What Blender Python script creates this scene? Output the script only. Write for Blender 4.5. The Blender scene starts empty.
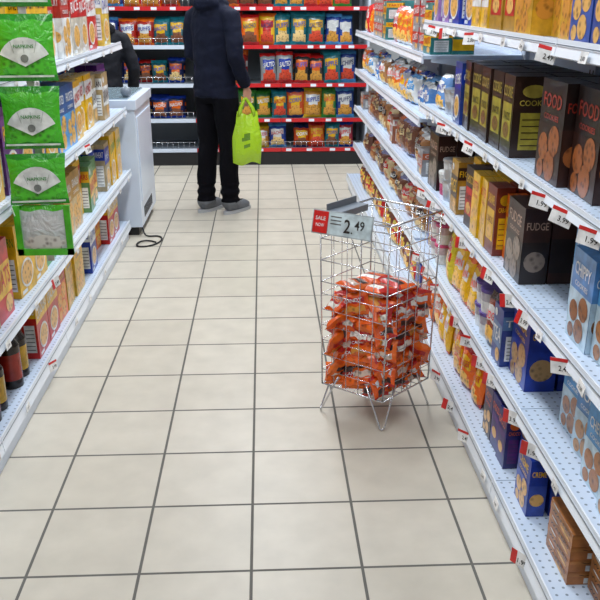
import bpy, math, random
from mathutils import Matrix, Vector, noise
random.seed(7)
R=random.random
def U(a,b): return a+(b-a)*random.random()
scene=bpy.context.scene
col=scene.collection

# ------------------------------------------------------------------ materials
def mat(name, base=(0.8,0.8,0.8), rough=0.5, metal=0.0, spec=0.5, attr=False, kind=None, coat=0.0):
    m=bpy.data.materials.new(name); m.use_nodes=True
    nt=m.node_tree; N=nt.nodes; L=nt.links
    p=N['Principled BSDF']
    p.inputs['Roughness'].default_value=rough
    p.inputs['Metallic'].default_value=metal
    p.inputs['Specular IOR Level'].default_value=spec
    p.inputs['Coat Weight'].default_value=coat
    p.inputs['Base Color'].default_value=(*base,1)
    tc=N.new('ShaderNodeTexCoord')
    src=None
    if attr:
        a=N.new('ShaderNodeAttribute'); a.attribute_name='Col'; src=a.outputs['Color']
    def mult(fac_out, a_sock=None, fac=1):
        mx=N.new('ShaderNodeMix'); mx.data_type='RGBA'; mx.blend_type='MULTIPLY'; mx.inputs[0].default_value=fac
        if a_sock is not None: L.new(a_sock,mx.inputs[6])
        else: mx.inputs[6].default_value=(*base,1)
        L.new(fac_out,mx.inputs[7]); L.new(mx.outputs[2],p.inputs['Base Color'])
    def noise_range(scale,detail,fmin,fmax,tmin,tmax,dist=0):
        n=N.new('ShaderNodeTexNoise'); n.inputs['Scale'].default_value=scale; n.inputs['Detail'].default_value=detail; n.inputs['Distortion'].default_value=dist
        L.new(tc.outputs['Object'],n.inputs['Vector'])
        r=N.new('ShaderNodeMapRange'); r.inputs['From Min'].default_value=fmin; r.inputs['From Max'].default_value=fmax
        r.inputs['To Min'].default_value=tmin; r.inputs['To Max'].default_value=tmax
        L.new(n.outputs['Fac'],r.inputs['Value']); return n,r
    if kind=='print':      # faint ink variation
        n,r=noise_range(28,3,.35,.65,.70,1.08); mult(r.outputs['Result'],src)
    elif kind=='picture':  # printed food picture
        v=N.new('ShaderNodeTexVoronoi'); v.inputs['Scale'].default_value=55
        L.new(tc.outputs['Object'],v.inputs['Vector'])
        cr=N.new('ShaderNodeValToRGB'); cr.color_ramp.elements[0].position=.1; cr.color_ramp.elements[0].color=(.25,.2,.16,1)
        cr.color_ramp.elements[1].position=.5; cr.color_ramp.elements[1].color=(1.25,1.2,1.1,1)
        L.new(v.outputs['Distance'],cr.inputs['Fac']); mult(cr.outputs['Color'],src,.8)
    elif kind=='foil':
        n=N.new('ShaderNodeTexNoise'); n.inputs['Scale'].default_value=22; n.inputs['Detail'].default_value=4; n.inputs['Distortion'].default_value=1.5
        L.new(tc.outputs['Object'],n.inputs['Vector'])
        b=N.new('ShaderNodeBump'); b.inputs['Strength'].default_value=.8; b.inputs['Distance'].default_value=.013
        L.new(n.outputs['Fac'],b.inputs['Height']); L.new(b.outputs['Normal'],p.inputs['Normal'])
        L.new(src,p.inputs['Base Color'])
    elif kind=='cloth':
        n,r=noise_range(14,5,0,1,.7,1.3,.8)
        b=N.new('ShaderNodeBump'); b.inputs['Strength'].default_value=.5; b.inputs['Distance'].default_value=.02
        L.new(n.outputs['Fac'],b.inputs['Height']); L.new(b.outputs['Normal'],p.inputs['Normal'])
        mult(r.outputs['Result'])
    elif kind=='perf':     # perforated steel deck
        mp=N.new('ShaderNodeMapping'); mp.inputs['Scale'].default_value=(40,40,40)
        L.new(tc.outputs['Object'],mp.inputs['Vector'])
        fr=N.new('ShaderNodeVectorMath'); fr.operation='FRACTION'; L.new(mp.outputs[0],fr.inputs[0])
        sb=N.new('ShaderNodeVectorMath'); sb.operation='SUBTRACT'; sb.inputs[1].default_value=(.5,.5,0); L.new(fr.outputs[0],sb.inputs[0])
        ml=N.new('ShaderNodeVectorMath'); ml.operation='MULTIPLY'; ml.inputs[1].default_value=(1,1,0); L.new(sb.outputs[0],ml.inputs[0])
        ln=N.new('ShaderNodeVectorMath'); ln.operation='LENGTH'; L.new(ml.outputs[0],ln.inputs[0])
        gt=N.new('ShaderNodeMath'); gt.operation='LESS_THAN'; gt.inputs[1].default_value=.15; L.new(ln.outputs['Value'],gt.inputs[0])
        mx=N.new('ShaderNodeMix'); mx.data_type='RGBA'; mx.inputs[6].default_value=(*base,1); mx.inputs[7].default_value=(.18,.23,.30,1)
        L.new(gt.outputs[0],mx.inputs[0]); L.new(mx.outputs[2],p.inputs['Base Color'])
    elif kind=='paint':
        n,r=noise_range(3,4,0,1,.88,1.08); mult(r.outputs['Result'])
    elif attr:
        L.new(src,p.inputs['Base Color'])
    return m

M_PRINT=mat('carton_print',attr=True,kind='print',rough=.32,coat=.15)
M_PIC=mat('food_picture_print',attr=True,kind='picture',rough=.32,coat=.15)
M_FOIL=mat('foil_bag',attr=True,kind='foil',rough=.20,coat=.35)
M_PLAST=mat('plastic',attr=True,kind='print',rough=.25)
M_WHITE=mat('white_enamel',(.62,.70,.82),.30,kind='paint')
M_PERF=mat('perforated_deck',(.53,.63,.78),.33,kind='perf')
M_LIP=mat('shelf_lip_enamel',(.78,.84,.93),.2,kind='paint')
M_RED=mat('red_price_rail',(.55,.015,.02),.3,kind='paint')
M_BLACK=mat('black_plastic',(.008,.008,.010),.55,kind='paint')
M_STEEL=mat('chrome_wire',(.66,.68,.72),.25,metal=.9)
M_GREY=mat('grey_steel',(.17,.20,.24),.4,kind='paint')
M_TIN=mat('tin_can',(.55,.57,.6),.3,metal=.8,kind='paint')
PACK=[M_PRINT,M_PIC,M_FOIL,M_PLAST,M_TIN]

# ------------------------------------------------------------------ mesh builder
class B:
    def __init__(s): s.v=[];s.f=[];s.m=[];s.c=[];s.s=[]
    def add(s,vs,fs,color=(.8,.8,.8),m=0,M=None,smooth=False):
        o=len(s.v)
        if M is not None: vs=[M@Vector(v) for v in vs]
        s.v.extend([tuple(v) for v in vs])
        iscol=isinstance(color,list)
        ism=isinstance(m,list)
        for i,f in enumerate(fs):
            s.f.append([k+o for k in f]); s.m.append(m[i] if ism else m); s.c.append(color[i] if iscol else color); s.s.append(smooth)
    def obj(s,name,mats,parent=None,bevel=0):
        me=bpy.data.meshes.new(name); me.from_pydata(s.v,[],s.f)
        for x in mats: me.materials.append(x)
        me.polygons.foreach_set('material_index',s.m); me.polygons.foreach_set('use_smooth',s.s)
        a=me.color_attributes.new('Col','FLOAT_COLOR','CORNER')
        buf=[]
        for f,c in zip(s.f,s.c): buf.extend([c[0],c[1],c[2],1.0]*len(f))
        a.data.foreach_set('color',buf); me.update()
        ob=bpy.data.objects.new(name,me); col.objects.link(ob)
        if parent: ob.parent=parent
        if bevel:
            b=ob.modifiers.new('bev','BEVEL'); b.width=bevel; b.segments=2; b.limit_method='ANGLE'
        return ob
    def box(s,x0,x1,y0,y1,z0,z1,color=(.8,.8,.8),m=0,M=None):
        vs=[(x0,y0,z0),(x1,y0,z0),(x1,y1,z0),(x0,y1,z0),(x0,y0,z1),(x1,y0,z1),(x1,y1,z1),(x0,y1,z1)]
        fs=[(0,3,2,1),(4,5,6,7),(0,1,5,4),(1,2,6,5),(2,3,7,6),(3,0,4,7)]
        s.add(vs,fs,color,m,M)
    def tube(s,pts,rad,n=8,color=(.5,.5,.5),m=0,M=None,cap=True):
        pts=[Vector(p) for p in pts]
        if not isinstance(rad,(list,tuple)): rad=[rad]*len(pts)
        vs=[];fs=[]
        prev=None
        for i,p in enumerate(pts):
            a=pts[max(0,i-1)]; b=pts[min(len(pts)-1,i+1)]
            t=(b-a).normalized()
            if prev is None:
                ref=Vector((0,1,0)) if abs(t.y)<.9 else Vector((1,0,0))
                e1=t.cross(ref).normalized()
            else:
                e1=(prev-t*prev.dot(t)).normalized()
            prev=e1; e2=t.cross(e1)
            r=rad[i]; ra,rb=(r if isinstance(r,(list,tuple)) else (r,r))
            for k in range(n):
                an=2*math.pi*k/n
                vs.append(p+e1*math.cos(an)*ra+e2*math.sin(an)*rb)
        for i in range(len(pts)-1):
            for k in range(n):
                fs.append((i*n+k,i*n+(k+1)%n,(i+1)*n+(k+1)%n,(i+1)*n+k))
        if cap:
            fs.append(tuple(range(n))[::-1]); fs.append(tuple(range((len(pts)-1)*n,len(pts)*n)))
        s.add(vs,fs,color,m,M,True)
    def lathe(s,prof,n=16,M=None,smooth=True):
        for i in range(len(prof)-1):
            r0,z0,c,m=prof[i][:4]; r1,z1=prof[i+1][:2]
            vs=[];fs=[]
            for k in range(n):
                a=2*math.pi*k/n; vs.append((r0*math.cos(a),r0*math.sin(a),z0))
            for k in range(n):
                a=2*math.pi*k/n; vs.append((r1*math.cos(a),r1*math.sin(a),z1))
            for k in range(n): fs.append((k,(k+1)%n,n+(k+1)%n,n+k))
            s.add(vs,fs,c,m,M,smooth)
    def ellipsoid(s,c,r,n=14,m=0,color=(.5,.5,.5),M=None):
        vs=[];fs=[]
        k=n//2
        for i in range(k+1):
            ph=math.pi*i/k
            for j in range(n):
                a=2*math.pi*j/n
                vs.append((c[0]+r[0]*math.sin(ph)*math.cos(a),c[1]+r[1]*math.sin(ph)*math.sin(a),c[2]+r[2]*math.cos(ph)))
        for i in range(k):
            for j in range(n):
                fs.append((i*n+j,(i+1)*n+j,(i+1)*n+(j+1)%n,i*n+(j+1)%n))
        s.add(vs,fs,color,m,M,True)

# ------------------------------------------------------------------ text
TXT={}
def textmesh(t):
    if t in TXT: return TXT[t]
    cu=bpy.data.curves.new('t','FONT'); cu.body=t; cu.resolution_u=2; cu.offset=.012
    ob=bpy.data.objects.new('t',cu); col.objects.link(ob)
    me=ob.to_mesh()
    vs=[v.co.copy() for v in me.vertices]; fs=[tuple(p.vertices) for p in me.polygons]
    ob.to_mesh_clear(); bpy.data.objects.remove(ob); bpy.data.curves.remove(cu)
    x0=min(v.x for v in vs);x1=max(v.x for v in vs);y0=min(v.y for v in vs);y1=max(v.y for v in vs)
    vs=[((v.x-x0)/(x1-x0)-.5,(v.y-y0)/(y1-y0)-.5) for v in vs]
    TXT[t]=(vs,fs); return TXT[t]

def patch(b,M,x0,x1,z0,z1,c,m=0,y=-.0008):
    b.add([(x0,y,z0),(x1,y,z0),(x1,y,z1),(x0,y,z1)],[(0,1,2,3)],c,m,M)
def disc(b,M,cx,cz,rx,rz,c,m=0,y=-.0012,n=16):
    b.add([(cx+rx*math.cos(2*math.pi*k/n),y,cz+rz*math.sin(2*math.pi*k/n)) for k in range(n)],[tuple(range(n))],c,m,M)
def text(b,M,t,cx,cz,w,h,c,y=-.0018,slant=0):
    vs,fs=textmesh(t)
    b.add([(cx+a*w,y,cz+q*h+a*w*slant) for a,q in vs],fs,c,0,M)

# ------------------------------------------------------------------ products
WH=(.76,.78,.78)
def carton(b,M,w,d,h,st,full=True):
    base=st['base']; c2=st.get('c2',WH)
    b.box(-w/2,w/2,0,d,0,h,base,0,M)
    lay=st.get('lay','cereal'); t=st.get('txt','CRUNCH'); tc=st.get('tc',WH); pic=st.get('pic',(.55,.28,.08))
    if not full:
        patch(b,M,-w/2,w/2,h*.56,h*.9,c2)
        for sg in (1,-1):
            S=M@Matrix.Translation((sg*w/2,d/2,0))@Matrix.Rotation(math.radians(90*sg),4,'Z')
            patch(b,S,-d/2,d/2,h*.15,h*.6,c2)
        return
    if lay=='cereal':
        patch(b,M,-w/2,w/2,h*.56,h*.9,c2)
        text(b,M,t,0,h*.73,w*.84,h*.17,tc,slant=.12)
        disc(b,M,0,h*.28,w*.38,h*.2,WH); disc(b,M,0,h*.28,w*.33,h*.165,pic,1,-.0016)
        patch(b,M,-w*.4,-w*.1,h*.03,h*.08,WH)
    elif lay=='cookie':
        patch(b,M,-w/2,w/2,0,h*.56,c2)
        text(b,M,t,0,h*.80,w*.74,h*.14,tc)
        for (dx,dz,s) in ((-.22,.33,.2),(.2,.42,.22),(.1,.16,.22),(-.27,.1,.14)):
            disc(b,M,w*dx,h*dz,w*s,w*s,pic,1,-.0016)
        text(b,M,'COOKIES',0,h*.64,w*.6,h*.055,tc)
    elif lay=='label':
        patch(b,M,-w*.4,w*.4,h*.2,h*.66,c2)
        text(b,M,t,0,h*.8,w*.8,h*.14,tc)
        text(b,M,'SNACKS',0,h*.5,w*.6,h*.1,base)
        disc(b,M,0,h*.32,w*.28,h*.1,pic,1,-.0016)
    elif lay=='band':
        patch(b,M,-w/2,w/2,h*.3,h*.72,c2)
        text(b,M,t,0,h*.52,w*.85,h*.25,tc,slant=.1)
        disc(b,M,w*.2,h*.17,w*.22,h*.12,pic,1)
        disc(b,M,-w*.25,h*.86,w*.14,h*.07,WH)
    for sg in (1,-1):
        S=M@Matrix.Translation((sg*w/2,d/2,0))@Matrix.Rotation(math.radians(90*sg),4,'Z')
        if lay=='cookie':
            patch(b,S,-d/2,d/2,0,h*.56,c2)
            disc(b,S,0,h*.3,min(d*.4,h*.2),min(d*.4,h*.2),pic,1,-.0016)
            text(b,S,t,0,h*.77,d*.8,h*.10,tc)
        elif lay=='label':
            patch(b,S,-d*.30,d*.30,h*.10,h*.56,c2)
            for k in range(5): patch(b,S,-d*.25,d*.25,h*(.15+.08*k),h*(.162+.08*k),base,0,-.0015)
            disc(b,S,0,h*.82,d*.3,h*.08,tc); text(b,S,t,0,h*.68,d*.7,h*.07,tc)
        else:
            patch(b,S,-d/2,d/2,h*.66,h*.9,c2)
            text(b,S,t,0,h*.78,d*.8,h*.12,tc)
            patch(b,S,-d*.34,d*.34,h*.1,h*.55,WH)
            for k in range(6): patch(b,S,-d*.28,d*.28,h*(.14+.065*k),h*(.152+.065*k),(.05,.05,.05),0,-.0015)
    b.add([(-w/2,d*.5,h+.0006),(w/2,d*.5,h+.0006),(w/2,d*.5+.003,h+.0006),(-w/2,d*.5+.003,h+.0006)],[(0,1,2,3)],tuple(x*.5 for x in base),0,M)

def bagprof(u,v,t,ph):
    e=max(0.,1-abs(u)**2.6)**.55*max(0.,1-abs(2*v-1)**3.2)**.6
    return t/2*e*(1+.10*math.sin(5*v+ph)+.08*math.sin(4*u+2*ph))
def bag(b,M,w,h,t,st,nu=8,nv=10,full=True):
    base=st['base']; c2=st.get('c2',WH); c3=st.get('c3',(.9,.75,.1)); tc=st.get('tc',WH); ph=R()*6
    pic=st.get('pic',(.75,.45,.1))
    if not full: nu,nv=4,6
    for sg in ((-1,1) if full else (-1,)):
        vs=[];fs=[];cs=[];ms=[]
        for j in range(nv+1):
            v=j/nv
            for i in range(nu+1):
                u=-1+2*i/nu
                wv=w/2*(1-.07*math.sin(math.pi*v))
                vs.append((u*wv,t/2+sg*bagprof(u,v,t,ph),v*h+.004*math.sin(7*u+ph)*(1 if 0<v<1 else 0)))
        for j in range(nv):
            for i in range(nu):
                a=j*(nu+1)+i
                q=(a,a+1,a+nu+2,a+nu+1)
                fs.append(q if sg<0 else q[::-1])
                u=-1+2*(i+.5)/nu; v=(j+.5)/nv
                c=base;mm=2
                if v>.9 or v<.07: c=c2
                elif (u/.8)**2+((v-.62)/.17)**2<1: c=c3
                elif v<.42 and (u/.8)**2+((v-.24)/.17)**2<1: c=pic;mm=1
                cs.append(c);ms.append(mm)
        b.add(vs,fs,cs,ms,M,True)
    tx=st.get('txt')
    if tx and full:
        tv,tf=textmesh(tx)
        out=[]
        for a,q in tv:
            u=a*1.35; v=.62+q*.15+a*.06
            out.append((u*w/2*.95,t/2-bagprof(u,v,t,ph)-.0035,v*h))
        b.add(out,tf,tc,0,M)

def tub(b,M,r,h,c,lid,mm=3):
    b.lathe([(0,0,c,mm),(r*.86,0,c,mm),(r*.93,h*.5,tuple(.4+.3*x for x in lid),3),(r,h*.86,lid,mm),(r*1.05,h*.88,lid,mm),(r*1.05,h,lid,mm),(0,h,lid,mm)],14,M@Matrix.Translation((0,r,0)))
def bottle(b,M,r,h,c,lab,cap):
    b.lathe([(0,0,c,3),(r,0,c,3),(r,h*.12,lab,3),(r*1.01,h*.5,c,3),(r,h*.6,c,3),(r*.38,h*.78,c,3),(r*.34,h*.88,cap,3),(r*.42,h*.88,cap,3),(r*.42,h,cap,3),(0,h,cap,3)],14,M@Matrix.Translation((0,r,0)))

GROUPS={}
def G(key,name):
    k=(key,name)
    if k not in GROUPS: GROUPS[k]=B()
    return GROUPS[k]

def place(key,rot,fx,z,y0,y1,specs,depth=.42,back=2):
    """fill a shelf run; fx=front coordinate across, run along y (rot +-90) or x (rot 0)"""
    pos=y0; i=0; hv=1.0
    while i<len(specs) or specs:
        st=specs[i%len(specs)]; i+=1
        for k in range(st.get('n',1)):
            w=st['w']; g=st.get('gap',.004)
            if pos+w>y1: return
            set_=st.get('set',0)+(U(0,.06) if R()<.25 else 0)
            dd=st['d']; nb=st.get('back',back)
            lev=st.get('stack',1)
            if rot==0 and R()<.04: pos+=w*.5; continue
            if k==0: hv=U(.95,1.02) if (st['k']=='c' and lev==1) else 1.0
            tw=U(-5,5) if R()<.25 else U(-1.5,1.5)
            for r in range(nb):
                if (r+1)*dd+set_>depth and r>0: break
                off=set_+r*(dd+.003)
                jit=U(-.003,.006) if r==0 else .006
                ctr=pos+w/2
                if rot==-90: T=Matrix.Translation((fx+off+.006+jit,ctr,z))
                elif rot==90: T=Matrix.Translation((fx-off-.006-jit,ctr,z))
                else: T=Matrix.Translation((ctr,fx+off+.006+jit,z))
                M=T@Matrix.Rotation(math.radians(rot+(tw if r==0 else 0)),4,'Z')
                b=G(key,st['name'])
                for q in range(lev):
                    Mq=M@Matrix.Translation((0,0,q*(st['h']+.001)))
                    kd=st['k']
                    if kd=='c': carton(b,Mq,w*.975,dd,st['h']*hv,st,r==0)
                    elif kd=='b':
                        tl=Matrix.Rotation(math.radians(st.get('lean',-6)+U(-4,4)),4,'X')
                        bag(b,Mq@Matrix.Rotation(math.radians(U(-9,9)),4,'Z')@Matrix.Rotation(math.radians(U(-2.5,2.5)),4,'Y')@tl,w*1.05,st['h']*U(.92,1.03),dd,st,st.get('nu',8),st.get('nv',10),r==0)
                    elif kd=='t': tub(b,Mq,w/2*.94,st['h'],st['base'],st['c2'],st.get('mm',3))
                    elif kd=='o': bottle(b,Mq,w/2*.94,st['h'],st['base'],st['c2'],st['c3'])
            pos+=w+g

def C(name,base,w,h,d=.06,n=1,lay='cereal',c2=WH,tc=(.8,.05,.03),txt='CRUNCH',pic=(.6,.35,.1),**k):
    return dict(k='c',name=name,base=base,w=w,h=h,d=d,n=n,lay=lay,c2=c2,tc=tc,txt=txt,pic=pic,**k)
def BG(name,base,w=.16,h=.24,d=.07,n=1,c2=WH,c3=(.9,.7,.1),tc=(.8,.03,.02),txt='CHIPS',**k):
    return dict(k='b',name=name,base=base,w=w,h=h,d=d,n=n,c2=c2,c3=c3,tc=tc,txt=txt,**k)
YEL=(.78,.45,.008); RED=(.55,.010,.010); ORG=(.76,.13,.005); BLU=(.006,.04,.36); NAVY=(.01,.02,.12); LBL=(.08,.32,.66)
GRN=(.035,.25,.025); BRN=(.038,.011,.006); DBR=(.014,.006,.0045); TAN=(.40,.18,.06); PUR=(.08,.010,.17); TEAL=(.012,.21,.27)
CRM=(.6,.46,.25); PNK=(.55,.07,.18); GOLD=(.42,.22,.02)

# ------------------------------------------------------------------ gondolas
def gondola(name,side,xf_base,xf,xb,sections,lipmats,height):
    """side=+1 : products face -X ; -1 : products face +X"""
    b=B(); s=side
    y0=sections[0][0]; y1=sections[-1][1]
    def bx(xa,xb_,*r,m=0): b.box(min(xa,xb_),max(xa,xb_),*r,(.8,.8,.8),m)
    bx(xb,xb+s*.02,y0,y1,0,height)
    for (a,e,levels) in sections:
        bx(xf_base+s*.015,xf_base+s*.03,a,e,0,levels[0]-.03)
        for k,z in enumerate(levels):
            f=xf_base if k==0 else xf
            bx(f+s*.004,xb-s*.001,a+.002,e-.002,z-.016,z-.001,m=1)
            h=.052 if k==0 else .036
            vs=[];
            for yy in (a+.002,e-.002):
                for (dx,dz) in ((0,-h),(-.006,-h+.004),(.0,-.002),(.0,.008),(.004,.008),(.006,-h)):
                    vs.append((f+s*dx,yy,z+dz))
            n=6; fs=[(q,(q+1)%n,n+(q+1)%n,n+q) for q in range(n)]+[tuple(range(n))[::-1],tuple(range(n,2*n))]
            b.add(vs,fs,(.8,.8,.8),2)
            bx(f-s*.0045,f-s*.0035,a+.004,e-.004,z-.006,z-.003,m=4)
            if k>0:
                for yy in (a+.006,(a+e)/2,e-.01):
                    v=[(f+s*.04,yy,z-.017),(xb,yy,z-.017),(xb,yy,z-.09),(f+s*.04,yy,z-.03)]
                    v2=[(x,y+.003,zz) for x,y,zz in v]
                    b.add(v+v2,[(0,1,2,3),(7,6,5,4),(0,4,5,1),(3,2,6,7),(0,3,7,4)],(.8,.8,.8),0)
        for yy in (a,e-.03):
            bx(xb-s*.018,xb,yy,yy+.03,0,height)
            zz=.2
            while zz<height-.05:
                bx(xb-s*.0195,xb-s*.018,yy+.012,yy+.017,zz,zz+.022,m=3); zz+=.05
    for yy in (y0-.004,y1):
        bx(xf_base+s*.02,xb+s*.02,yy,yy+.004,0,sections[0][2][0]-.02)
        bx(xb-s*.03,xb+s*.02,yy,yy+.004,0,height)
    bx(xb-s*.02,xb+s*.025,y0,y1,height,height+.012)
    return b.obj(name,lipmats)
MW=[M_WHITE,M_PERF,M_LIP,M_BLACK,M_GREY]
RN=[.12,.36,.67,1.01,1.365]; RF=[.12,.37,.66,.94,1.22]
XR=.715; XRB=.665; XRK=1.19
gondola('shelving_gondola',1,XRB,XR,XRK,[(.2,1.1,RN),(1.1,2.0,RN),(2.0,2.9,RN),(2.9,3.7,RN),(3.7,4.6,RF),(4.6,5.5,RF),(5.5,6.4,RF)],MW,1.72)
LV=[.12,.45,.83,1.21]
XL=-.84; XLB=-.87; XLK=-1.40
gondola('shelving_gondola',-1,XLB,XL,XLK,[(.5,1.4,LV),(1.4,2.3,LV),(2.3,3.2,LV),(3.2,4.1,LV),(4.1,5.0,LV)],MW,1.66)

# ---- right side near contents
cb='cookie_boxes'
place('r0',-90,XRB+.05,.12,.56,1.78,[C('wafer_boxes',(.40,.15,.04),.16,.036,.26,1,'band',c2=(.46,.19,.05),txt='WAFERS',tc=DBR,stack=4,back=1)])
place('r0',-90,XRB+.04,.12,1.82,3.65,[
 C(cb,BLU,.115,.18,.05,2,'cookie',c2=(.03,.07,.4),tc=YEL,txt='CREME'),
 C(cb,(.02,.02,.15),.08,.185,.05,2,'label',c2=PUR,tc=ORG,txt='CHOCO'),
 C(cb,(.03,.02,.10),.09,.175,.05,1,'cookie',c2=BRN,tc=ORG,txt='CHOCO'),
 BG('cookie_bags',ORG,.11,.17,.05,4,c2=RED,c3=YEL,txt='GINGER',tc=RED,back=3),
 BG('cookie_bags',YEL,.11,.18,.05,3,c2=ORG,c3=WH,txt='NUTS',tc=RED,back=3),
 BG('cookie_bags',ORG,.11,.18,.05,3,c2=ORG,c3=WH,txt='NUTS',tc=RED,back=3)])
place('r1',-90,XR+.03,.36,.46,2.06,[C(cb,LBL,.13,.215,.06,1,'cookie',c2=(.48,.64,.76),tc=WH,txt='CHEWY',pic=(.30,.12,.03)),C(cb,(.10,.28,.6),.13,.215,.06,1,'cookie',c2=(.48,.64,.76),tc=WH,txt='SOFT',pic=(.40,.2,.07))])
place('r1',-90,XR+.02,.36,2.10,3.65,[
 C(cb,(.008,.03,.30),.17,.235,.09,1,'cookie',c2=(.010,.04,.36),tc=YEL,txt='OATMEAL',pic=(.40,.24,.10)),
 C(cb,(.02,.05,.25),.10,.2,.09,1,'band',c2=(.1,.2,.4),tc=WH,txt='TEA'),
 BG('cookie_bags',(.25,.04,.02),.12,.2,.05,1,c2=BRN,c3=WH,txt='FUDGE',back=3),
 dict(k='t',name='frosting_tubs',base=WH,c2=(.12,.08,.3),w=.085,h=.085,d=.09,n=2,stack=2),
 BG('cookie_bags',YEL,.12,.2,.05,3,c2=ORG,c3=WH,txt='LEMON',back=3),
 BG('cookie_bags',(.6,.5,.02),.12,.2,.05,2,c2=YEL,c3=RED,tc=WH,txt='HONEY',back=3),
 dict(k='t',name='frosting_tubs',base=WH,c2=PNK,w=.085,h=.09,d=.09,n=2,stack=2)])
place('r2',-90,XR+.03,.67,.40,2.12,[C(cb,LBL,.14,.235,.065,1,'cookie',c2=(.48,.64,.76),tc=WH,txt='CHEWY',pic=(.30,.12,.03)),C(cb,(.10,.28,.6),.14,.235,.065,1,'cookie',c2=(.48,.64,.76),tc=WH,txt='CHIPPY',pic=(.22,.09,.03))])
place('r2',-90,XR+.02,.67,2.19,3.65,[
 C(cb,BRN,.17,.235,.08,1,'cookie',c2=DBR,tc=(.5,.33,.25),txt='FUDGE',pic=(.2,.16,.14)),
 C(cb,ORG,.10,.22,.06,1,'label',c2=YEL,tc=YEL,txt='CARAMEL'),
 C(cb,(.2,.03,.015),.10,.23,.06,1,'label',c2=YEL,tc=YEL,txt='CARAMEL'),
 C(cb,YEL,.10,.225,.06,2,'cookie',c2=YEL,tc=RED,txt='BUTTER'),
 C(cb,BRN,.10,.22,.06,1,'label',c2=RED,tc=YEL,txt='CHOCO'),
 C(cb,YEL,.11,.23,.06,1,'cereal',c2=WH,tc=BLU,txt='BUTTER'),
 C(cb,GOLD,.11,.20,.06,1,'band',c2=BRN,tc=YEL,txt='FIGS'),
 dict(k='t',name='cans',base=WH,c2=(.55,.58,.6),w=.09,h=.085,d=.09,n=2,stack=2,mm=4),
 dict(k='t',name='frosting_tubs',base=PNK,c2=WH,w=.10,h=.10,d=.1,n=1,stack=1)])
place('r3',-90,XR+.025,1.01,.4,1.75,[C(cb,DBR,.19,.28,.07,1,'cookie',c2=(.04,.012,.008),tc=RED,txt='FOOD',pic=(.38,.14,.04))])
place('r3',-90,XR+.025,1.01,1.79,2.18,[C(cb,DBR,.185,.27,.07,2,'cookie',c2=(.03,.009,.006),tc=(.35,.03,.015),txt='FOOD',pic=(.26,.08,.022))])
place('r3',-90,XR+.02,1.01,2.38,3.65,[
 C(cb,(.028,.012,.007),.12,.245,.12,5,'label',c2=(.36,.30,.035),tc=(.42,.32,.05),txt='COOKIE',pic=(.15,.06,.02),gap=.012),
 C(cb,(.02,.05,.25),.12,.23,.08,1,'cereal',c2=BLU,tc=WH,txt='CREME'),
 dict(k='t',name='cans',base=(.4,.42,.45),c2=(.6,.63,.68),w=.13,h=.10,d=.13,n=2,stack=1,mm=4),
 BG('cookie_bags',(.12,.28,.6),.14,.15,.08,2,c2=WH,c3=WH,tc=BLU,txt='MINT')])
place('r4',-90,XR+.02,1.365,.5,3.65,[
 C(cb,BLU,.16,.25,.07,2,'cereal',c2=WH,tc=RED,txt='OATS'),
 C(cb,(.35,.2,.5),.16,.24,.07,2,'cereal',c2=YEL,tc=BLU,txt='LOOPS'),
 C(cb,RED,.15,.24,.07,2,'cereal',c2=YEL,tc=WH,txt='FLAKES'),
 C(cb,BLU,.13,.24,.07,2,'cookie',c2=(.05,.2,.5),tc=WH,txt='CREME'),
 C(cb,(.3,.4,.6),.13,.24,.07,1,'cookie',c2=(.02,.06,.3),tc=WH,txt='CREME'),
 C(cb,(.03,.06,.3),.13,.24,.07,1,'cookie',c2=(.03,.09,.4),tc=WH,txt='CREME'),
 C(cb,YEL,.15,.24,.07,3,'cookie',c2=(.62,.33,.02),tc=RED,txt='HONEY',pic=(.5,.22,.03)),
 C(cb,GOLD,.13,.24,.07,2,'label',c2=RED,tc=WH,txt='GRAHAM'),
 C(cb,YEL,.13,.24,.07,2,'band',c2=WH,tc=ORG,txt='GRAHAM')])
# ---- right far contents
brd=[BG('bread_bags',TAN,.15,.15,.1,2,c2=WH,c3=BRN,tc=WH,txt='BREAD',pic=CRM),BG('bread_bags',(.28,.09,.03),.15,.15,.1,1,c2=ORG,c3=CRM,tc=RED,txt='WHEAT',pic=TAN),
     BG('bread_bags',CRM,.15,.15,.1,1,c2=RED,c3=RED,tc=WH,txt='BUNS',pic=TAN),BG('bread_bags',(.15,.05,.03),.15,.15,.1,1,c2=(.2,.2,.4),c3=CRM,tc=BRN,txt='RYE',pic=(.2,.08,.04))]
place('q0',-90,XRB+.05,.12,3.75,6.35,[BG('snack_bags',RED,.15,.17,.08,1,txt='NUTS',c2=YEL),BG('snack_bags',(.2,.06,.03),.15,.17,.08,2,txt='BITES'),BG('snack_bags',ORG,.15,.17,.08,1,txt='BITES',c2=RED)])
place('q1',-90,XR+.03,.37,3.75,6.35,brd)
place('q2',-90,XR+.03,.66,3.75,6.35,[C('cake_boxes',(.3,.3,.32),.14,.12,.12,1,'band',c2=(.5,.12,.05),tc=WH,txt='CAKES'),dict(brd[0],n=2,h=.19),dict(brd[3],h=.19,n=2),dict(brd[1],h=.19),C('cake_boxes',(.3,.1,.05),.14,.16,.12,1,'band',c2=WH,tc=RED,txt='ROLLS'),dict(brd[2],n=1,h=.19)])
place('q3',-90,XR+.03,.94,3.75,6.35,[BG('bread_bags',(.06,.2,.5),.14,.15,.09,2,c2=WH,c3=WH,tc=BLU,txt='WHITE',pic=WH),BG('bread_bags',WH,.14,.15,.09,2,c2=LBL,c3=LBL,tc=WH,txt='WHITE',pic=CRM),BG('bread_bags',(.4,.42,.5),.14,.15,.09,2,c2=BLU,c3=YEL,txt='SOFT'),BG('bread_bags',ORG,.14,.17,.09,2,c2=WH,c3=WH,txt='ROLLS'),BG('bread_bags',TAN,.14,.17,.09,3,c2=WH,c3=WH,txt='ROLLS')])
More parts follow.
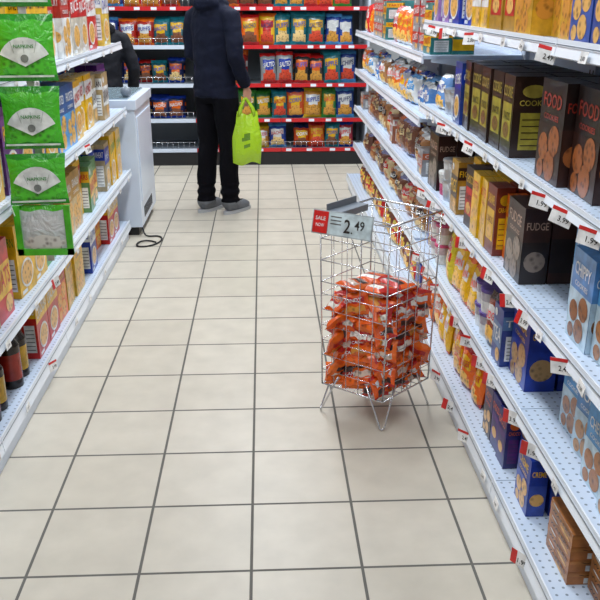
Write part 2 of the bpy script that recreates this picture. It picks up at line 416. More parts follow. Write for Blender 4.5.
place('q4',-90,XR+.03,1.22,3.75,6.35,[C('cake_boxes',(.03,.2,.2),.13,.11,.1,1,'band',c2=YEL,tc=RED,txt='TARTS',stack=2),C('cake_boxes',(.3,.3,.32),.14,.12,.1,3,'band',c2=RED,tc=WH,txt='CAKES',stack=2),BG('snack_bags',ORG,.15,.2,.08,3,c2=WH,c3=YEL,txt='CRISPS'),BG('snack_bags',RED,.15,.2,.08,2,c2=RED,c3=WH,tc=RED,txt='CRISPS')])

# ---- left contents (run along y, facing +X)
ce='cereal_boxes'
place('l0',90,XLB-.03,.12,1.5,2.9,[dict(k='o',name='sauce_bottles',base=(.012,.005,.004),c2=(.30,.02,.012),c3=(.1,.01,.01),w=.085,h=.27,d=.085,n=2),dict(k='o',name='sauce_bottles',base=(.012,.005,.004),c2=(.5,.3,.02),c3=RED,w=.085,h=.25,d=.085,n=1)])
place('l0',90,XLB-.03,.12,2.92,4.95,[
 C(ce,RED,.17,.27,.06,2,'cereal',c2=YEL,tc=WH,txt='CRACKERS'),
 C(ce,(.45,.03,.02),.17,.29,.06,1,'cookie',c2=ORG,tc=YEL,txt='CHEESE',pic=(.65,.3,.03)),
 C(ce,YEL,.18,.29,.06,2,'cookie',c2=(.7,.45,.06),tc=BLU,txt='BUTTER',pic=(.65,.35,.06)),
 C(ce,(.5,.4,.2),.15,.26,.06,1,'cereal',c2=GRN,tc=WH,txt='BRAN'),
 C(ce,BLU,.17,.27,.06,2,'cereal',c2=WH,tc=BLU,txt='SALTINES'),
 C(ce,ORG,.17,.25,.06,1,'band',c2=YEL,tc=RED,txt='CORN')])
place('l1',90,XL-.03,.45,.6,2.7,[C(ce,YEL,.17,.25,.06,1,'cereal',c2=WH,tc=RED,txt='CRISP'),C(ce,RED,.17,.27,.06,1,'cookie',c2=YEL,tc=WH,txt='CHEESE',pic=(.6,.3,.05)),C(ce,(.35,.2,.03),.16,.26,.06,1,'band',c2=RED,tc=YEL,txt='RICE'),C(ce,RED,.16,.26,.06,1,'band',c2=YEL,tc=RED,txt='OATS')])
place('l1',90,XL-.03,.45,2.72,4.95,[
 C(ce,YEL,.17,.28,.06,2,'cereal',c2=YEL,tc=GRN,txt='CORN'),C(ce,GRN,.17,.28,.06,1,'band',c2=YEL,tc=BRN,txt='OATS'),
 C(ce,(.55,.45,.2),.18,.29,.06,1,'cereal',c2=(.12,.28,.06),tc=WH,txt='MUESLI'),C(ce,GOLD,.17,.28,.06,2,'cookie',c2=CRM,tc=WH,txt='GRANOLA'),
 C(ce,YEL,.17,.28,.06,1,'cereal',c2=RED,tc=WH,txt='CORN'),C(ce,(.1,.25,.08),.15,.24,.06,2,'band',c2=YEL,tc=RED,txt='BARS'),C(ce,(.4,.32,.18),.15,.26,.06,2,'cereal',c2=BLU,tc=WH,txt='WHEAT')])
place('l2',90,XL-.03,.83,.6,2.7,[C(ce,(.22,.09,.03),.17,.25,.06,2,'cereal',c2=RED,tc=WH,txt='FLAKES'),C(ce,RED,.17,.27,.06,1,'cereal',c2=WH,tc=RED,txt='RICE'),C(ce,YEL,.17,.27,.06,1,'cereal',c2=BRN,tc=WH,txt='PUFFS')])
place('l2',90,XL-.03,.83,2.72,4.95,[
 C(ce,PUR,.18,.29,.06,2,'cereal',c2=(.22,.05,.35),tc=YEL,txt='RAISIN'),C(ce,(.05,.08,.33),.18,.29,.06,1,'cereal',c2=WH,tc=RED,txt='FLAKES'),
 C(ce,YEL,.18,.28,.06,1,'cereal',c2=ORG,tc=WH,txt='LOOPS'),C(ce,(.03,.1,.3),.17,.27,.06,2,'cookie',c2=LBL,tc=WH,txt='FROSTED'),
 C(ce,YEL,.17,.27,.06,3,'cereal',c2=WH,tc=RED,txt='HONEY'),C(ce,(.42,.3,.14),.16,.25,.06,2,'band',c2=WH,tc=BRN,txt='BRAN')])
place('l3',90,XL-.03,1.21,.6,4.95,[
 C(ce,RED,.19,.3,.06,2,'cereal',c2=WH,tc=RED,txt='FLAKES'),C(ce,(.65,.45,.06),.19,.3,.06,3,'cereal',c2=WH,tc=BLU,txt='OATS'),
 C(ce,YEL,.19,.29,.06,4,'cereal',c2=(.7,.5,.2),tc=BRN,txt='HONEY'),C(ce,(.6,.36,.015),.19,.3,.06,3,'cookie',c2=YEL,tc=BRN,txt='HONEY'),C(ce,YEL,.19,.3,.06,3,'cookie',c2=YEL,tc=BRN,txt='HONEY'),C(ce,(.42,.03,.02),.19,.3,.06,2,'cookie',c2=WH,tc=WH,txt='FRUIT'),C(ce,(.6,.55,.45),.19,.3,.06,2,'cereal',c2=RED,tc=WH,txt='RICE')])

# ------------------------------------------------------------------ back chip fixture
YB=7.4; BZ=[.15,.42,.73,1.06,1.38,1.70]
def backfix():
    b=B()
    b.box(-2.6,.93,YB+.50,YB+.53,0,2.05,m=4)
    b.box(-2.6,.93,YB+.03,YB+.5,0,.10,m=3)
    for x0,x1,red in ((-2.6,-1.62,0),(-1.62,-.62,0),(-.62,.16,1),(.16,.93,1)):
        for k,z in enumerate(BZ):
            b.box(x0+.002,x1-.002,YB,YB+.5,z-.02,z-.002,m=1 if red else 4)
            isred = red or k in (4,5)
            h=.030
            b.box(x0+.002,x1-.002,YB-.008,YB,z-h,z+.004,m=2 if isred else 0)
            if isred:
                xx=x0+.04
                while xx<x1-.1:
                    b.box(xx,xx+.05,YB-.0095,YB-.008,z-h+.005,z-.001,m=5); xx+=U(.10,.26)
            if not red or k in (0,):
                for w in range(int((x1-x0)/.05)):
                    xx=x0+.03+w*.05; b.tube([(xx,YB+.004,z),(xx,YB+.004,z+.06)],.0018,4,m=6)
                b.tube([(x0+.01,YB+.004,z+.06),(x1-.01,YB+.004,z+.06)],.0025,5,m=6)
        for xx in (x0,x1-.025): b.box(xx,xx+.025,YB+.47,YB+.5,0,2.05,m=0)
    b.box(-2.6,.93,YB-.012,YB+.02,0,.115,m=3)
    for xx in (-2.62,.93): b.box(xx,xx+.02,YB,YB+.53,0,2.05,m=0)
    b.box(-2.62,.95,YB+.2,YB+.53,2.05,2.07,m=0)
    return b.obj('chip_display_shelving',[M_WHITE,M_GREY,M_RED,M_BLACK,M_GREY,M_LIP,M_STEEL])
backfix()
chipcol=[(ORG,RED,YEL),((.45,.02,.012),ORG,WH),(YEL,ORG,RED),((.012,.05,.28),LBL,WH),((.015,.16,.2),TEAL,YEL),((.03,.18,.04),GRN,YEL),((.3,.012,.03),BLU,WH),((.5,.22,.02),YEL,WH),((.012,.02,.08),BLU,ORG),((.35,.38,.4),RED,BLU),((.6,.07,.01),NAVY,YEL),((.02,.02,.02),RED,ORG)]
words=['CHIPS','CORN','RIPPLE','CHEESE','NACHO','SALTED','PUFFS']
rows=[[8,0,7,3,10,0,4,6,11],[0,2,5,4,10,7,5,3,0],[8,1,10,9,11,4,3,0,8],[1,10,0,2,4,4,3,9,0],[2,1,11,4,0,5,9,1,0],[1,2,3,0,5,4,7,2,1]]
def st_chip(i,**k):
    a,b_,c=chipcol[i]; q=U(.6,1.05)
    return BG('chip_bags',tuple(x*q for x in a),U(.135,.175),.245,.10,1,c2=b_,c3=tuple(x*.8 for x in c),tc=random.choice([WH,RED,NAVY,BLU]) ,txt=random.choice(words),back=2,nu=8,nv=9,pic=random.choice([(.5,.25,.04),(.6,.45,.2),(.15,.05,.02),(.5,.05,.02)]),gap=-.006,**k)
for k,z in enumerate(BZ):
    hh=.235 if k in(0,) else (.285 if k!=1 else .27)
    sp=[]
    for i in rows[k]:
        s_=st_chip(i); s_['h']=hh*U(.9,1.0); s_['n']=random.choice([1,1,2]) ; sp.append(s_)
    place('b%d'%k,0,YB+.02,z,-.62,.92,sp,back=2)
for k in (3,4,5):
    sp=[dict(st_chip(i),n=2) for i in ([3,8,5,3,1,4],[8,9,6,3,1,0],[1,3,4,0,2,1])[k-3]]
    place('b%d'%k,0,YB+.02,BZ[k],-2.5,-.64,sp)
place('b1',0,YB+.05,BZ[1],-2.5,-.64,[dict(st_chip(8),h=.2,n=2),dict(st_chip(11),h=.2),dict(st_chip(7),h=.2),dict(st_chip(8),h=.2)])
place('b2',0,YB+.10,BZ[2],-2.5,-.66,[dict(st_chip(8),h=.22,n=2),dict(st_chip(11),h=.2),dict(st_chip(4),h=.2)],back=1)

for (k,n),b in GROUPS.items(): b.obj(n,PACK)

# ------------------------------------------------------------------ price tags
def tags():
    for side,xf,z_list in ((1,XR,RN),(-1,XL,LV)):
        b=B()
        for zi,z in enumerate(z_list):
            f=(XRB if zi==0 else XR) if side==1 else (XLB if zi==0 else XL)
            y=1.5+U(0,.2)
            ymax=3.6 if side==1 else 4.9
            while y<ymax:
                rot=-90 if side==1 else 90
                big=R()<(.7 if side==1 else .25)
                w=U(.052,.064) if big else U(.036,.046)
                h=.040 if big else .026
                M=Matrix.Translation((f-side*.012,y,z-.028 if big else z-.019))@Matrix.Rotation(math.radians(rot),4,'Z')@Matrix.Rotation(math.radians((U(22,46) if side==1 else -20) if big else 0),4,'Z')@Matrix.Rotation(math.radians(U(-14,-4)),4,'X')@Matrix.Rotation(math.radians(U(-12,12)),4,'Y')
                b.box(-w/2,w/2,-.0006,.0006,-h/2-.003,h/2-.003,(.8,.8,.8),0,M)
                if big:
                    if R()<.5: patch(b,M,-w/2,-w*.18,-h/2-.003,h/2-.003,(.6,.02,.02),0,-.0012)
                    else: patch(b,M,-w/2,w/2,h*.2,h/2-.003,(.6,.02,.02),0,-.0012)
                text(b,M,random.choice(['2.49','3.99','1.99','2.00']),w*.14 if big else 0,-h*.2,w*.5,h*.34,(.02,.02,.02),-.0014)
                y+=U(.11,.26) if side==1 else U(.22,.55)
        b.obj('price_tags',[M_PRINT])
tags()

# ------------------------------------------------------------------ green hanging packs (clip strip)
def greenstrip():
    b=B(); y=2.62; G1=(.065,.46,.02); G2=(.02,.26,.015)
    xc=-.738
    b.box(xc-.012,xc+.012,y+.02,y+.023,.62,1.66,(.6,.6,.6),0)
    b.tube([(-.832,y+.02,1.56),(xc,y+.02,1.56)],.004,6,(.6,.6,.6),0)
    b.tube([(-.832,y+.02,.80),(xc,y+.02,.80)],.004,6,(.6,.6,.6),0)
    for i,(z0,h) in enumerate(((1.44,.20),(1.22,.20),(1.01,.195),(.83,.165))):
        yy=y-.012*i
        M=Matrix.Translation((xc,yy,z0))@Matrix.Rotation(math.radians(6-4*i%3),4,'Z')@Matrix.Rotation(math.radians(-4),4,'X')
        w=.188
        bag(b,M,w,h,.03,dict(base=G1,c2=G2,c3=G1,pic=G1,txt=None),10,10)
        n=12; fan=[(0,-.004,h*.22)]+[(.084*math.cos(math.radians(28+124*k/n)),-.004,h*.18+.095*math.sin(math.radians(28+124*k/n))) for k in range(n+1)]
        b.add(fan,[tuple(range(n+2))],(.72,.76,.72),0,M)
        text(b,M,'NAPKINS',0,h*.52,.06,.011,G2,-.006)
        disc(b,M,0,h*.34,.012,.012,(.2,.22,.2),0,-.006)
        for a in (-1,0,1): b.add([(a*.03-.001,-.0055,h*.42),(a*.03+.001,-.0055,h*.42),(a*.04+.001,-.0055,h*.6),(a*.04-.001,-.0055,h*.6)],[(0,1,2,3)],(.4,.45,.4),0,M)
        b.add([(x*w,-.0035,h*.06+zq) for x,zq in ((-.45,0),(.45,0),(.45,.006),(-.45,.006))],[(0,1,2,3)],(.6,.7,.6),0,M)
    M=Matrix.Translation((xc,y-.03,.655))
    bag(b,M,.185,.17,.03,dict(base=(.50,.55,.53),c2=G1,c3=(.6,.63,.62),pic=(.5,.52,.5)),10,10)
    for x in (-.092,.072): b.box(x,x+.02,.0,.012,.0,.17,G1,0,M)
    b.box(-.092,.092,.0,.011,.0,.022,G1,0,M)
    b.obj('napkin_pack_strip',PACK)
greenstrip()

# ------------------------------------------------------------------ wire dump bin
def wirebin():
    root=bpy.data.objects.new('wire_dump_bin',None); col.objects.link(root)
    sh=Vector((-.030,-.030,0))
    P=[Vector((.437,2.535,0))+sh,Vector((.640,2.725,0))+sh,Vector((.43,2.915,0))+sh,Vector((.228,2.70,0))+sh]
    c=sum(P,Vector())/4
    b=B()
    z0,z1=.115,.765
    def cor(i,z,k=1.0): p=c+(P[i%4]-c)*k; return (p.x,p.y,z)
    kk=lambda z: .98+.06*(z-z0)/(z1-z0)
    for z,r in ((z1,.004),(z1-.025,.0022),(z0,.003),(.52,.0022),(.60,.0022),(.68,.0022)):
        for i in range(4): b.tube([cor(i,z,kk(z)),cor(i+1,z,kk(z))],r,6)
    z=z0+.06
    while z<.50:
        for i in range(4): b.tube([cor(i,z,kk(z)),cor(i+1,z,kk(z))],.0014,5)
        z+=.06
    for i in range(4):
        n=5
        for k in range(n):
            t=k/n
            a=Vector(cor(i,z0,kk(z0))).lerp(Vector(cor(i+1,z0,kk(z0))),t)
            e=Vector(cor(i,z1,kk(z1))).lerp(Vector(cor(i+1,z1,kk(z1))),t)
            b.tube([a,e],.0030 if k==0 else .0015,5)
        if i<2:
            for k in range(1,8):
                t=k/8
                a=Vector(cor(i,z0,.98)).lerp(Vector(cor(i+1,z0,.98)),t); e=Vector(cor(i+3,z0,.98)).lerp(Vector(cor(i+2,z0,.98)),t)
                b.tube([a,e],.0018,5)
    for i in range(4):
        p=Vector(cor(i,z0,.98)); f=Vector(cor(i,.004,1.0))
        a=p.lerp(Vector(cor(i+1,z0,.98)),.27); e=p.lerp(Vector(cor(i+3,z0,.98)),.27)
        a.z=e.z=z0+.045
        d=(a-e).normalized()*.008
        b.tube([a,(a+f)/2+d*.3,f+d+Vector((0,0,.006)),f,f-d+Vector((0,0,.006)),(e+f)/2-d*.3,e],.0034,6)
    b.obj('wire_frame',[M_STEEL],root)
    # price sign clipped outside the front-left rim
    s=B()
    a=Vector(cor(3,.715,1.06)); e=Vector(cor(0,.715,1.06))
    d=(e-a); ang=math.atan2(d.y,d.x)
    M=Matrix.Translation(a+Vector((-.016,-.022,0)))@Matrix.Rotation(ang+.10,4,'Z')@Matrix.Rotation(math.radians(-14),4,'X')
    M=M@Matrix.Translation((0,-.018,0))
    s.box(-.004,.222,-.002,.002,-.008,.074,(.42,.48,.52),0,M)
    s.box(0,.056,-.004,-.0021,-.004,.070,(.66,.015,.015),0,M)
    text(s,M,'SALE',.028,.046,.038,.013,WH,-.005); text(s,M,'NOW',.028,.023,.032,.012,WH,-.005)
    s.box(.058,.218,-.003,-.0021,-.004,.070,(.55,.66,.70),0,M)
    text(s,M,'2',.130,.030,.024,.046,(.02,.02,.02),-.004); text(s,M,'.',.149,.010,.006,.006,(.02,.02,.02),-.004); text(s,M,'49',.175,.037,.036,.032,(.02,.02,.02),-.004)
    for q in range(3): s.box(.066,.106,-.0034,-.003,.054-.012*q,.058-.012*q,(.1,.1,.1),0,M)
    for xx in (.03,.18): s.tube([(xx,.002,.066),(xx,.022,.070),(xx,.036,.052)],.002,5,(.5,.5,.5),0,M)
    s.obj('price_sign',[M_PRINT],root)
    h=B()
    a=Vector(cor(3,z1+.004,1.02)); e=Vector(cor(2,z1+.004,1.02))
    ang=math.atan2((e-a).y,(e-a).x)
    M=Matrix.Translation(a)@Matrix.Rotation(ang,4,'Z')
    h.box(.03,.20,-.05,.0,0,.003,m=0,M=M); h.box(.03,.20,0,.003,0,.026,m=0,M=M); h.box(.03,.20,-.052,-.049,-.02,.003,m=0,M=M)
    h.obj('sign_tray',[M_GREY],root)
    # candy packs
    k=B()
    OR2=(.74,.095,.005); DR=(.45,.012,.008); BK=(.03,.01,.01)
    def cc():
        return random.choice([dict(base=OR2,c2=ORG,c3=DR,pic=(.6,.25,.03)),dict(base=OR2,c2=DR,c3=WH,pic=BK,tc=DR),dict(base=ORG,c2=OR2,c3=BK,pic=(.6,.5,.45)),dict(base=DR,c2=OR2,c3=ORG,pic=WH),dict(base=OR2,c2=ORG,c3=DR,pic=ORG)])
    ztop=.485
    z=z0+.006; row=0
    while z<ztop-.05:
        for i in range(4):
            A=Vector(cor(i,z,kk(z)*.955)); E=Vector(cor(i+1,z,kk(z)*.955))
            dd=(E-A); ln=dd.length; ux=dd/ln; inn=Vector((-ux.y,ux.x,0))
            if inn.dot(c-A)<0: inn=-inn
            n=3; an=math.atan2(ux.y,ux.x)
            if Matrix.Rotation(an,3,'Z')@Vector((0,1,0))@inn<0: an+=math.pi
            for q in range(n):
                t=(q+.5+(.25 if row%2 else -.05))/n
                if t>.93: continue
                pp=A+dd*t+inn*U(.004,.012)
                M=Matrix.Translation((pp.x,pp.y,z+U(-.002,.006)))@Matrix.Rotation(an+U(-.22,.22),4,'Z')@Matrix.Rotation(U(-.35,.35),4,'Y')@Matrix.Rotation(math.radians(U(-48,-12)),4,'X')
                st=cc(); st['txt']='CANDY'; st.setdefault('tc',WH)
                bag(k,M,.108,U(.075,.09),.042,st,10,8)
        z+=.048; row+=1
    ux=(P[0]-P[3]).normalized(); uy=(P[2]-P[3]).normalized()
    W=(P[0]-P[3]).length; O=P[3]+(c-P[3])*.22
    zz=z0+.006
    while zz<ztop:
        top=zz>ztop-.08
        for i in range(2):
            for j in range(2):
                pp=O+ux*(W*.78*(i+.5)/2)+uy*(W*.78*(j+.5)/2)
                M=Matrix.Translation((pp.x,pp.y,zz+.018+U(-.003,.003)))@Matrix.Rotation(math.atan2(ux.y,ux.x)+U(-.6,.6),4,'Z')@Matrix.Rotation(U(-.22,.22),4,'X')@Matrix.Rotation(U(-.22,.22),4,'Y')
                w_,h_=.125,.10
                F=M@Matrix(((1,0,0,0),(0,0,1,-h_/2),(0,-1,0,.021),(0,0,0,1)))
                st=cc(); st['txt']='CANDY' if top else None; st.setdefault('tc',WH)
                bag(k,F,w_,h_,.044,st,8,8)
        zz+=.036
    k.obj('candy_packs',PACK,root)
wirebin()

# ------------------------------------------------------------------ freezer + cord
def freezer():
    root=bpy.data.objects.new('chest_freezer',None); col.objects.link(root)
    b=B(); x0,x1,y0,y1=-1.42,-.80,5.06,5.76
    b.box(x0,x1,y0,y1,.06,.81)
    b.box(x0-.01,x1+.012,y0-.012,y1+.01,.81,.87)
    b.box(x1,x1+.006,y0+.05,y1-.05,.22,.76)
    b.obj('cabinet',[M_WHITE],root,bevel=.012)
    d=B(); d.box(x0+.03,x1-.03,y0+.03,y1-.03,0,.06); 
    for i in range(8): d.box(x1,x1+.002,y0+.12+.05*i,y0+.15+.05*i,.10,.17)
    d.obj('plinth_and_vents',[M_BLACK],root)
    g=B(); g.box(x0+.04,x1-.04,y0+.03,y1-.03,.87,.878,(.2,.3,.35),0)
    g.obj('glass_lid',[mat('lid_glass',(.25,.33,.38),.08,kind='paint')],root)
    h=B(); h.ellipsoid((x1-.06,y0+.1,.91),(.035,.035,.035)); h.tube([(x1-.06,y0+.1,.87),(x1-.06,y0+.1,.90)],.012)
    h.obj('handle_knob',[M_GREY],root)
freezer()
def cord():
    pts=[(-.81,5.10,.10),(-.80,5.05,.02),(-.77,5.02,.006),(-.71,5.06,.006),(-.665,5.0,.006),(-.67,4.9,.006),(-.72,4.82,.006),(-.79,4.80,.006),(-.82,4.84,.008),(-.80,4.92,.012),(-.74,4.95,.006),(-.70,4.9,.006)]
    cu=bpy.data.curves.new('power_cord','CURVE'); cu.dimensions='3D'; cu.bevel_depth=.0055; cu.bevel_resolution=2
    sp=cu.splines.new('NURBS'); sp.points.add(len(pts)-1)
    for p,q in zip(sp.points,pts): p.co=(*q,1)
    sp.use_endpoint_u=True; sp.order_u=4
    cu.materials.append(M_BLACK)
    ob=bpy.data.objects.new('power_cord',cu); col.objects.link(ob)
cord()

# ------------------------------------------------------------------ people
M_SKIN=mat('skin',(.45,.23,.15),.5,kind='paint')
M_HAIR=mat('hair',(.02,.012,.008),.5,kind='cloth')
M_EYE=mat('eye',(.03,.02,.015),.2,kind='paint')
M_LIPS=mat('lips',(.42,.12,.10),.45,kind='paint')
def remesh(b,vox,smooth,name):
    ob=b.obj(name+'_tmp',[M_SKIN])
    r=ob.modifiers.new('r','REMESH'); r.mode='VOXEL'; r.voxel_size=vox; r.use_smooth_shade=True
    s=ob.modifiers.new('s','SMOOTH'); s.iterations=smooth; s.factor=.5
    dg=bpy.context.evaluated_depsgraph_get(); dg.update()
    me=bpy.data.meshes.new_from_object(ob.evaluated_get(dg))
    bpy.data.objects.remove(ob)
    me.materials.clear()
    return me
def hand(parent,M,mirror):
    b=B(); s=-1 if mirror else 1
    b.tube([(0,0,.03),(0,0,0),(0,0,-.035),(0,.0,-.085)],[(.022,.026),(.019,.027),(.016,.038),(.014,.040)],12)
    for i,(y,l) in enumerate(((.030,.072),(.010,.080),(-.011,.075),(-.031,.060))):
        p=[Vector((0,y*.9,-.07)),Vector((-.004*s,y,-.09-.2*l)),Vector((-.022*s,y,-.09-.5*l)),Vector((-.042*s,y,-.09-.42*l)),Vector((-.048*s,y,-.09-.1*l))]
        b.tube(p,[.0095,.0095,.009,.0082,.0065],8)
    b.tube([(0,.025,-.02),(-.010*s,.046,-.045),(-.024*s,.050,-.072),(-.036*s,.042,-.095)],[.012,.0115,.010,.008],8)
    me=remesh(b,.0045,2,'hand'); me.transform(M); me.materials.append(M_SKIN)
    ob=bpy.data.objects.new('hand',me); col.objects.link(ob); ob.parent=parent
def person(name,loc,yaw,S,top,pants,shoe,Rarm,Larm,hair_long=False,hoodie=True):
    root=bpy.data.objects.new(name,None); col.objects.link(root)
    root.location=loc; root.rotation_euler=(0,0,math.radians(yaw)); root.scale=(S,S,S)
    b=B()
    b.tube([(0,0,.80),(0,-.005,.87),(0,-.005,.95),(0,0,1.05),(0,0,1.18),(0,-.005,1.30),(0,-.012,1.39),(0,-.015,1.44),(0,-.008,1.48),(0,.0,1.54)],
           [(.135,.10),(.160,.122),(.162,.127),(.156,.124),(.166,.126),(.175,.123),(.162,.105),(.125,.085),(.07,.068),(.055,.06)],20)
    for s in (1,-1):
        fy=.04*s
        b.tube([(.082*s,0,.90),(.083*s,.008+fy*.2,.72),(.082*s,.012+fy*.5,.50),(.082*s,-.005+fy*.7,.34),(.083*s,-.015+fy,.16),(.084*s,-.012+fy,.07)],
               [(.092,.102),(.084,.097),(.069,.078),(.067,.075),(.061,.070),(.065,.078)],14)
        b.tube([(.084*s,-.065+fy,.05),(.086*s,-.04+fy,.058),(.088*s,.03+fy,.055),(.096*s,.11+fy,.040),(.100*s,.165+fy,.034)],[(.03,.034),(.040,.048),(.045,.048),(.046,.036),(.026,.024)],12)
        A=Rarm if s>0 else Larm
        b.tube([(.12*s,-.012,1.385),(.172*s,-.012,1.370)]+[Vector(A[0]).lerp(Vector((.192*s,-.012,1.35)),.55)]+[A[0],Vector(A[0]).lerp(Vector(A[1]),.5),A[1]],
               [.062,.068,.062,.056,.052,.040],12)
    if hoodie:
        b.tube([(-.10,-.05,1.45),(-.06,-.10,1.46),(0,-.125,1.455),(.06,-.10,1.46),(.10,-.05,1.45)],[.03,.045,.055,.045,.03],10)
        b.tube([(-.10,-.03,1.46),(-.07,.055,1.45),(0,.085,1.42),(.07,.055,1.45),(.10,-.03,1.46)],[.028]*5,8)
        b.tube([(0,-.005,.84),(0,-.005,.885)],[(.168,.131),(.165,.128)],20)
    b.ellipsoid((0,.015,1.64),(.074,.092,.108),18)
    b.ellipsoid((0,.035,1.585),(.055,.065,.058),14)
    b.tube([(0,.098,1.655),(0,.118,1.625),(0,.122,1.612)],[.009,.013,.012],8)
    for s in (1,-1): b.ellipsoid((.077*s,.01,1.64),(.012,.022,.034),10)
    me=remesh(b,.0105,3,name)
    for v in me.vertices:
        z=v.co.z
        if .1<z<1.44:
            n=noise.noise(Vector((v.co.x*7,v.co.y*7,z*16)))*.010+noise.noise(v.co*25)*.003
            if z<.88: n=noise.noise(Vector((v.co.x*9,v.co.y*9,z*9)))*.009+(.006*math.sin(z*90) if z<.22 else 0)
            v.co+=v.normal*n
    for m in (top,pants,shoe,M_SKIN,M_HAIR): me.materials.append(m)
    for p in me.polygons:
        c=p.center; z=c.z
        if z<.085: i=2
        elif z<.835 and abs(c.x)<.18 : i=1
        elif z<1.50: i=0
        else: i=3
        if z>1.5:
            if c.y<.055-(z-1.60)*.15 and z>1.56 and not(abs(c.x)>.074 and z<1.68) or z>1.705: i=4
        p.material_index=i; p.use_smooth=True
    ob=bpy.data.objects.new('body',me); col.objects.link(ob); ob.parent=root
    h=B(); h.ellipsoid((0,.0,1.665),(.083,.096,.100),18)
    if hair_long: h.tube([(0,-.05,1.68),(0,-.08,1.58),(0,-.085,1.45)],[(.07,.05),(.08,.04),(.06,.025)],14)
    hm=h.obj('hair',[M_HAIR],root)
    for v in hm.data.vertices:
        if v.co.y>.03 and v.co.z<1.71: v.co.y=.03
        v.co+=v.co.normalized()*noise.noise(v.co*30)*.006
    e=B()
    for s in (1,-1):
        e.ellipsoid((.030*s,.096,1.648),(.013,.008,.007),10,0)
        e.ellipsoid((.030*s,.103,1.648),(.0055,.003,.0055),8,1)
        e.tube([(.016*s,.104,1.668),(.032*s,.103,1.674),(.048*s,.092,1.668)],.003,6,m=1)
    e.tube([(-.024,.094,1.582),(0,.102,1.584),(.024,.094,1.582)],[.003,.006,.003],6,m=2)
    e.obj('face_details',[mat('eye_white',(.8,.8,.78),.3,kind='paint'),M_EYE,M_LIPS],root)
    for s,A in ((1,Rarm),(-1,Larm)):
        d=(Vector(A[1])-Vector(A[0])).normalized(); hd=Vector(A[2])
        q=Vector((0,0,-1)).rotation_difference(hd.normalized())
        M=Matrix.Translation(Vector(A[1])+d*.018)@q.to_matrix().to_4x4()
        hand(root,M,s<0)
    so=B()
    for s in (1,-1):
        n=20; pts=[]; fy=.04*s
        for k in range(n):
            a=2*math.pi*k/n; pts.append((.091*s+.044*math.cos(a),.05+fy+.145*math.sin(a)))
        so.add([(x,y,0) for x,y in pts]+[(x,y,.022) for x,y in pts],[tuple(range(n))[::-1],tuple(range(n,2*n))]+[(k,(k+1)%n,n+(k+1)%n,n+k) for k in range(n)],(.6,.6,.6),0)
    so.obj('shoe_soles',[mat('sole',(.40,.41,.43),.6,kind='paint')],root)
    return root
M_NAVY=mat('navy_fleece',(.004,.006,.018),.85,kind='cloth',spec=.2)
M_PANT=mat('black_cotton',(.0025,.0025,.0045),.9,kind='cloth',spec=.12)
M_SHOE=mat('grey_shoe',(.13,.14,.16),.6,kind='cloth')
M_COAT=mat('black_coat',(.005,.006,.011),.7,kind='cloth',spec=.3)
person('standing_man',(-.330,5.68,.0),-40,.98,M_NAVY,M_PANT,M_SHOE,
       ((.238,-.05,1.12),(.205,.085,.915),(0,.15,-1)),((-.200,-.03,1.13),(-.12,.17,1.02),(.8,.6,-.1)))
person('standing_woman',(-1.18,6.15,.0),20,.86,M_COAT,M_PANT,mat('dark_shoe',(.02,.02,.02),.5,kind='cloth'),
       ((.262,-.03,1.12),(.26,.10,.90),(0,.2,-1)),((-.262,-.03,1.12),(-.26,.10,.90),(0,.2,-1)),hair_long=True)

def shopbag():
    b=B(); g=(.36,.60,.012)
    cx,cy=-.125,5.605
    T=Matrix.Translation((cx,cy,0))@Matrix.Rotation(math.radians(12),4,'Z')
    zt,zb=.70,.365
    nu,nv=14,14
    for sg in (-1,1):
        vs=[];fs=[];cs=[]
        for j in range(nv+1):
            v=j/nv; z=zb+(zt-zb)*v
            w=.105*(1-.35*max(0,v-.55)/.45)*(.93+.07*math.sin(math.pi*min(1,v*2)*.5))
            for i in range(nu+1):
                u=-1+2*i/nu
                t=.045*(max(0,1-abs(u)**3)**.5)*(max(0.,1-(v)**3)*.85+.15)*(.25+.75*min(1,v*5))
                fold=.006*math.sin(u*9+v*3)*v
                vs.append((u*w+.01*v,sg*t+fold,z+.012*math.sin(u*4)*(1-v)+ (.03*abs(u) if v>.9 else 0)))
        for j in range(nv):
            for i in range(nu):
                a=j*(nu+1)+i; q=(a,a+1,a+nu+2,a+nu+1); fs.append(q if sg<0 else q[::-1])
                u=-1+2*(i+.5)/nu; v=(j+.5)/nv
                cs.append((.10,.22,.01) if (((u+.1)/.3)**2+((v-.5)/.16)**2<1 and j%3!=0) else g)
        b.add(vs,fs,cs,2,T,True)
        for e in (-1,1):
            b.tube([(e*.055+.01,sg*.008,zt-.01),(e*.040+.005,sg*.010,zt+.05),(e*.010,sg*.006,zt+.105),(0,sg*.004,zt+.118)],[(.016,.003),(.012,.003),(.009,.004),(.006,.005)],8,g,2,T)
    b.obj('shopping_bag',PACK)
shopbag()

# ------------------------------------------------------------------ room
def slab(name,x0,x1,y0,y1,z0,z1,m):
    b=B(); b.box(x0,x1,y0,y1,z0,z1); return b.obj(name,[m])
fm=bpy.data.materials.new('ceramic_floor_tile'); fm.use_nodes=True
N=fm.node_tree.nodes; L=fm.node_tree.links; p=N['Principled BSDF']
tc=N.new('ShaderNodeTexCoord'); mp=N.new('ShaderNodeMapping'); mp.inputs['Location'].default_value=(.054+.305*20,-2.082+.305*20,0)
L.new(tc.outputs['Object'],mp.inputs['Vector'])
br=N.new('ShaderNodeTexBrick'); br.offset=0; br.squash=1
br.inputs['Scale'].default_value=1; br.inputs['Brick Width'].default_value=.305; br.inputs['Row Height'].default_value=.305
br.inputs['Mortar Size'].default_value=.0045; br.inputs['Mortar Smooth'].default_value=.15
br.inputs['Color1'].default_value=(.52,.48,.405,1); br.inputs['Color2'].default_value=(.56,.52,.445,1); br.inputs['Mortar'].default_value=(.12,.115,.105,1)
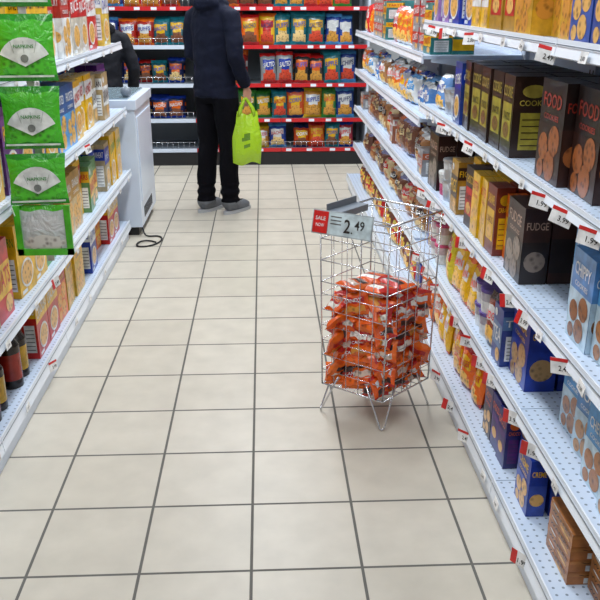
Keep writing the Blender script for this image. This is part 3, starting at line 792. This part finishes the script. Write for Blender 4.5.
L.new(mp.outputs[0],br.inputs['Vector'])
n=N.new('ShaderNodeTexNoise'); n.inputs['Scale'].default_value=9; n.inputs['Detail'].default_value=8; L.new(tc.outputs['Object'],n.inputs['Vector'])
r=N.new('ShaderNodeMapRange'); r.inputs['From Min'].default_value=.3; r.inputs['From Max'].default_value=.7; r.inputs['To Min'].default_value=.93; r.inputs['To Max'].default_value=1.06; L.new(n.outputs['Fac'],r.inputs['Value'])
mx=N.new('ShaderNodeMix'); mx.data_type='RGBA'; mx.blend_type='MULTIPLY'; mx.inputs[0].default_value=1
L.new(br.outputs['Color'],mx.inputs[6]); L.new(r.outputs['Result'],mx.inputs[7]); L.new(mx.outputs[2],p.inputs['Base Color'])
r2=N.new('ShaderNodeMapRange'); r2.inputs['To Min'].default_value=.40; r2.inputs['To Max'].default_value=.75; L.new(br.outputs['Fac'],r2.inputs['Value']); L.new(r2.outputs['Result'],p.inputs['Roughness'])
p.inputs['Specular IOR Level'].default_value=.45
bp=N.new('ShaderNodeBump'); bp.invert=True; bp.inputs['Strength'].default_value=.5; bp.inputs['Distance'].default_value=.003; L.new(br.outputs['Fac'],bp.inputs['Height']); L.new(bp.outputs['Normal'],p.inputs['Normal'])
M_WALL=mat('wall_paint',(.40,.41,.42),.7,kind='paint')
X0,X1,Y0,Y1,ZC=-3.2,2.8,-1.6,8.1,3.1
slab('floor',X0,X1,Y0,Y1,-.1,0,fm)
slab('ceiling',X0,X1,Y0,Y1,ZC,ZC+.1,mat('ceiling_tile',(.6,.61,.62),.8,kind='paint'))
slab('wall_back',X0,X1,Y1,Y1+.1,0,ZC,M_WALL)
slab('wall_front',X0,X1,Y0-.1,Y0,0,ZC,M_WALL)
slab('wall_left',X0-.1,X0,Y0,Y1,0,ZC,M_WALL)
slab('wall_right',X1,X1+.1,Y0,Y1,0,ZC,M_WALL)
em=bpy.data.materials.new('diffuser'); em.use_nodes=True
pe=em.node_tree.nodes['Principled BSDF']; pe.inputs['Base Color'].default_value=(.9,.9,.9,1); pe.inputs['Emission Color'].default_value=(.9,.96,1,1); pe.inputs['Emission Strength'].default_value=1.5
EN={-.4:20,1.6:30,3.6:44,5.6:46,7.2:32}
for xx in (-2.2,-.1,1.9):
    for yy in (-.4,1.6,3.6,5.6,7.2):
        b=B(); b.box(xx-.16,xx+.16,yy-.62,yy+.62,ZC-.07,ZC-.001,m=0); b.box(xx-.14,xx+.14,yy-.6,yy+.6,ZC-.074,ZC-.07,m=1)
        o=b.obj('ceiling_light',[M_WHITE,em])
        l=bpy.data.lights.new('tube_light','AREA'); l.shape='RECTANGLE'; l.size=.28; l.size_y=1.2
        l.energy=EN[yy] if xx==-.1 else EN[yy]*.5; l.color=(.93,.97,1.0)
        lo=bpy.data.objects.new('tube_light',l); col.objects.link(lo); lo.location=(xx,yy,ZC-.08); lo.parent=o
w=bpy.data.worlds.new('World'); scene.world=w; w.use_nodes=True
w.node_tree.nodes['Background'].inputs['Color'].default_value=(.6,.7,.85,1); w.node_tree.nodes['Background'].inputs['Strength'].default_value=.1

# ------------------------------------------------------------------ camera
cam=bpy.data.cameras.new('camera'); cam.lens=47.8; cam.sensor_width=36; cam.clip_start=.05
co=bpy.data.objects.new('camera',cam); col.objects.link(co)
co.location=(0,0,1.47); co.rotation_euler=(math.radians(90-20.9),0,math.radians(-2.55))
scene.camera=co
scene.view_settings.view_transform='Standard'
scene.view_settings.look='None'
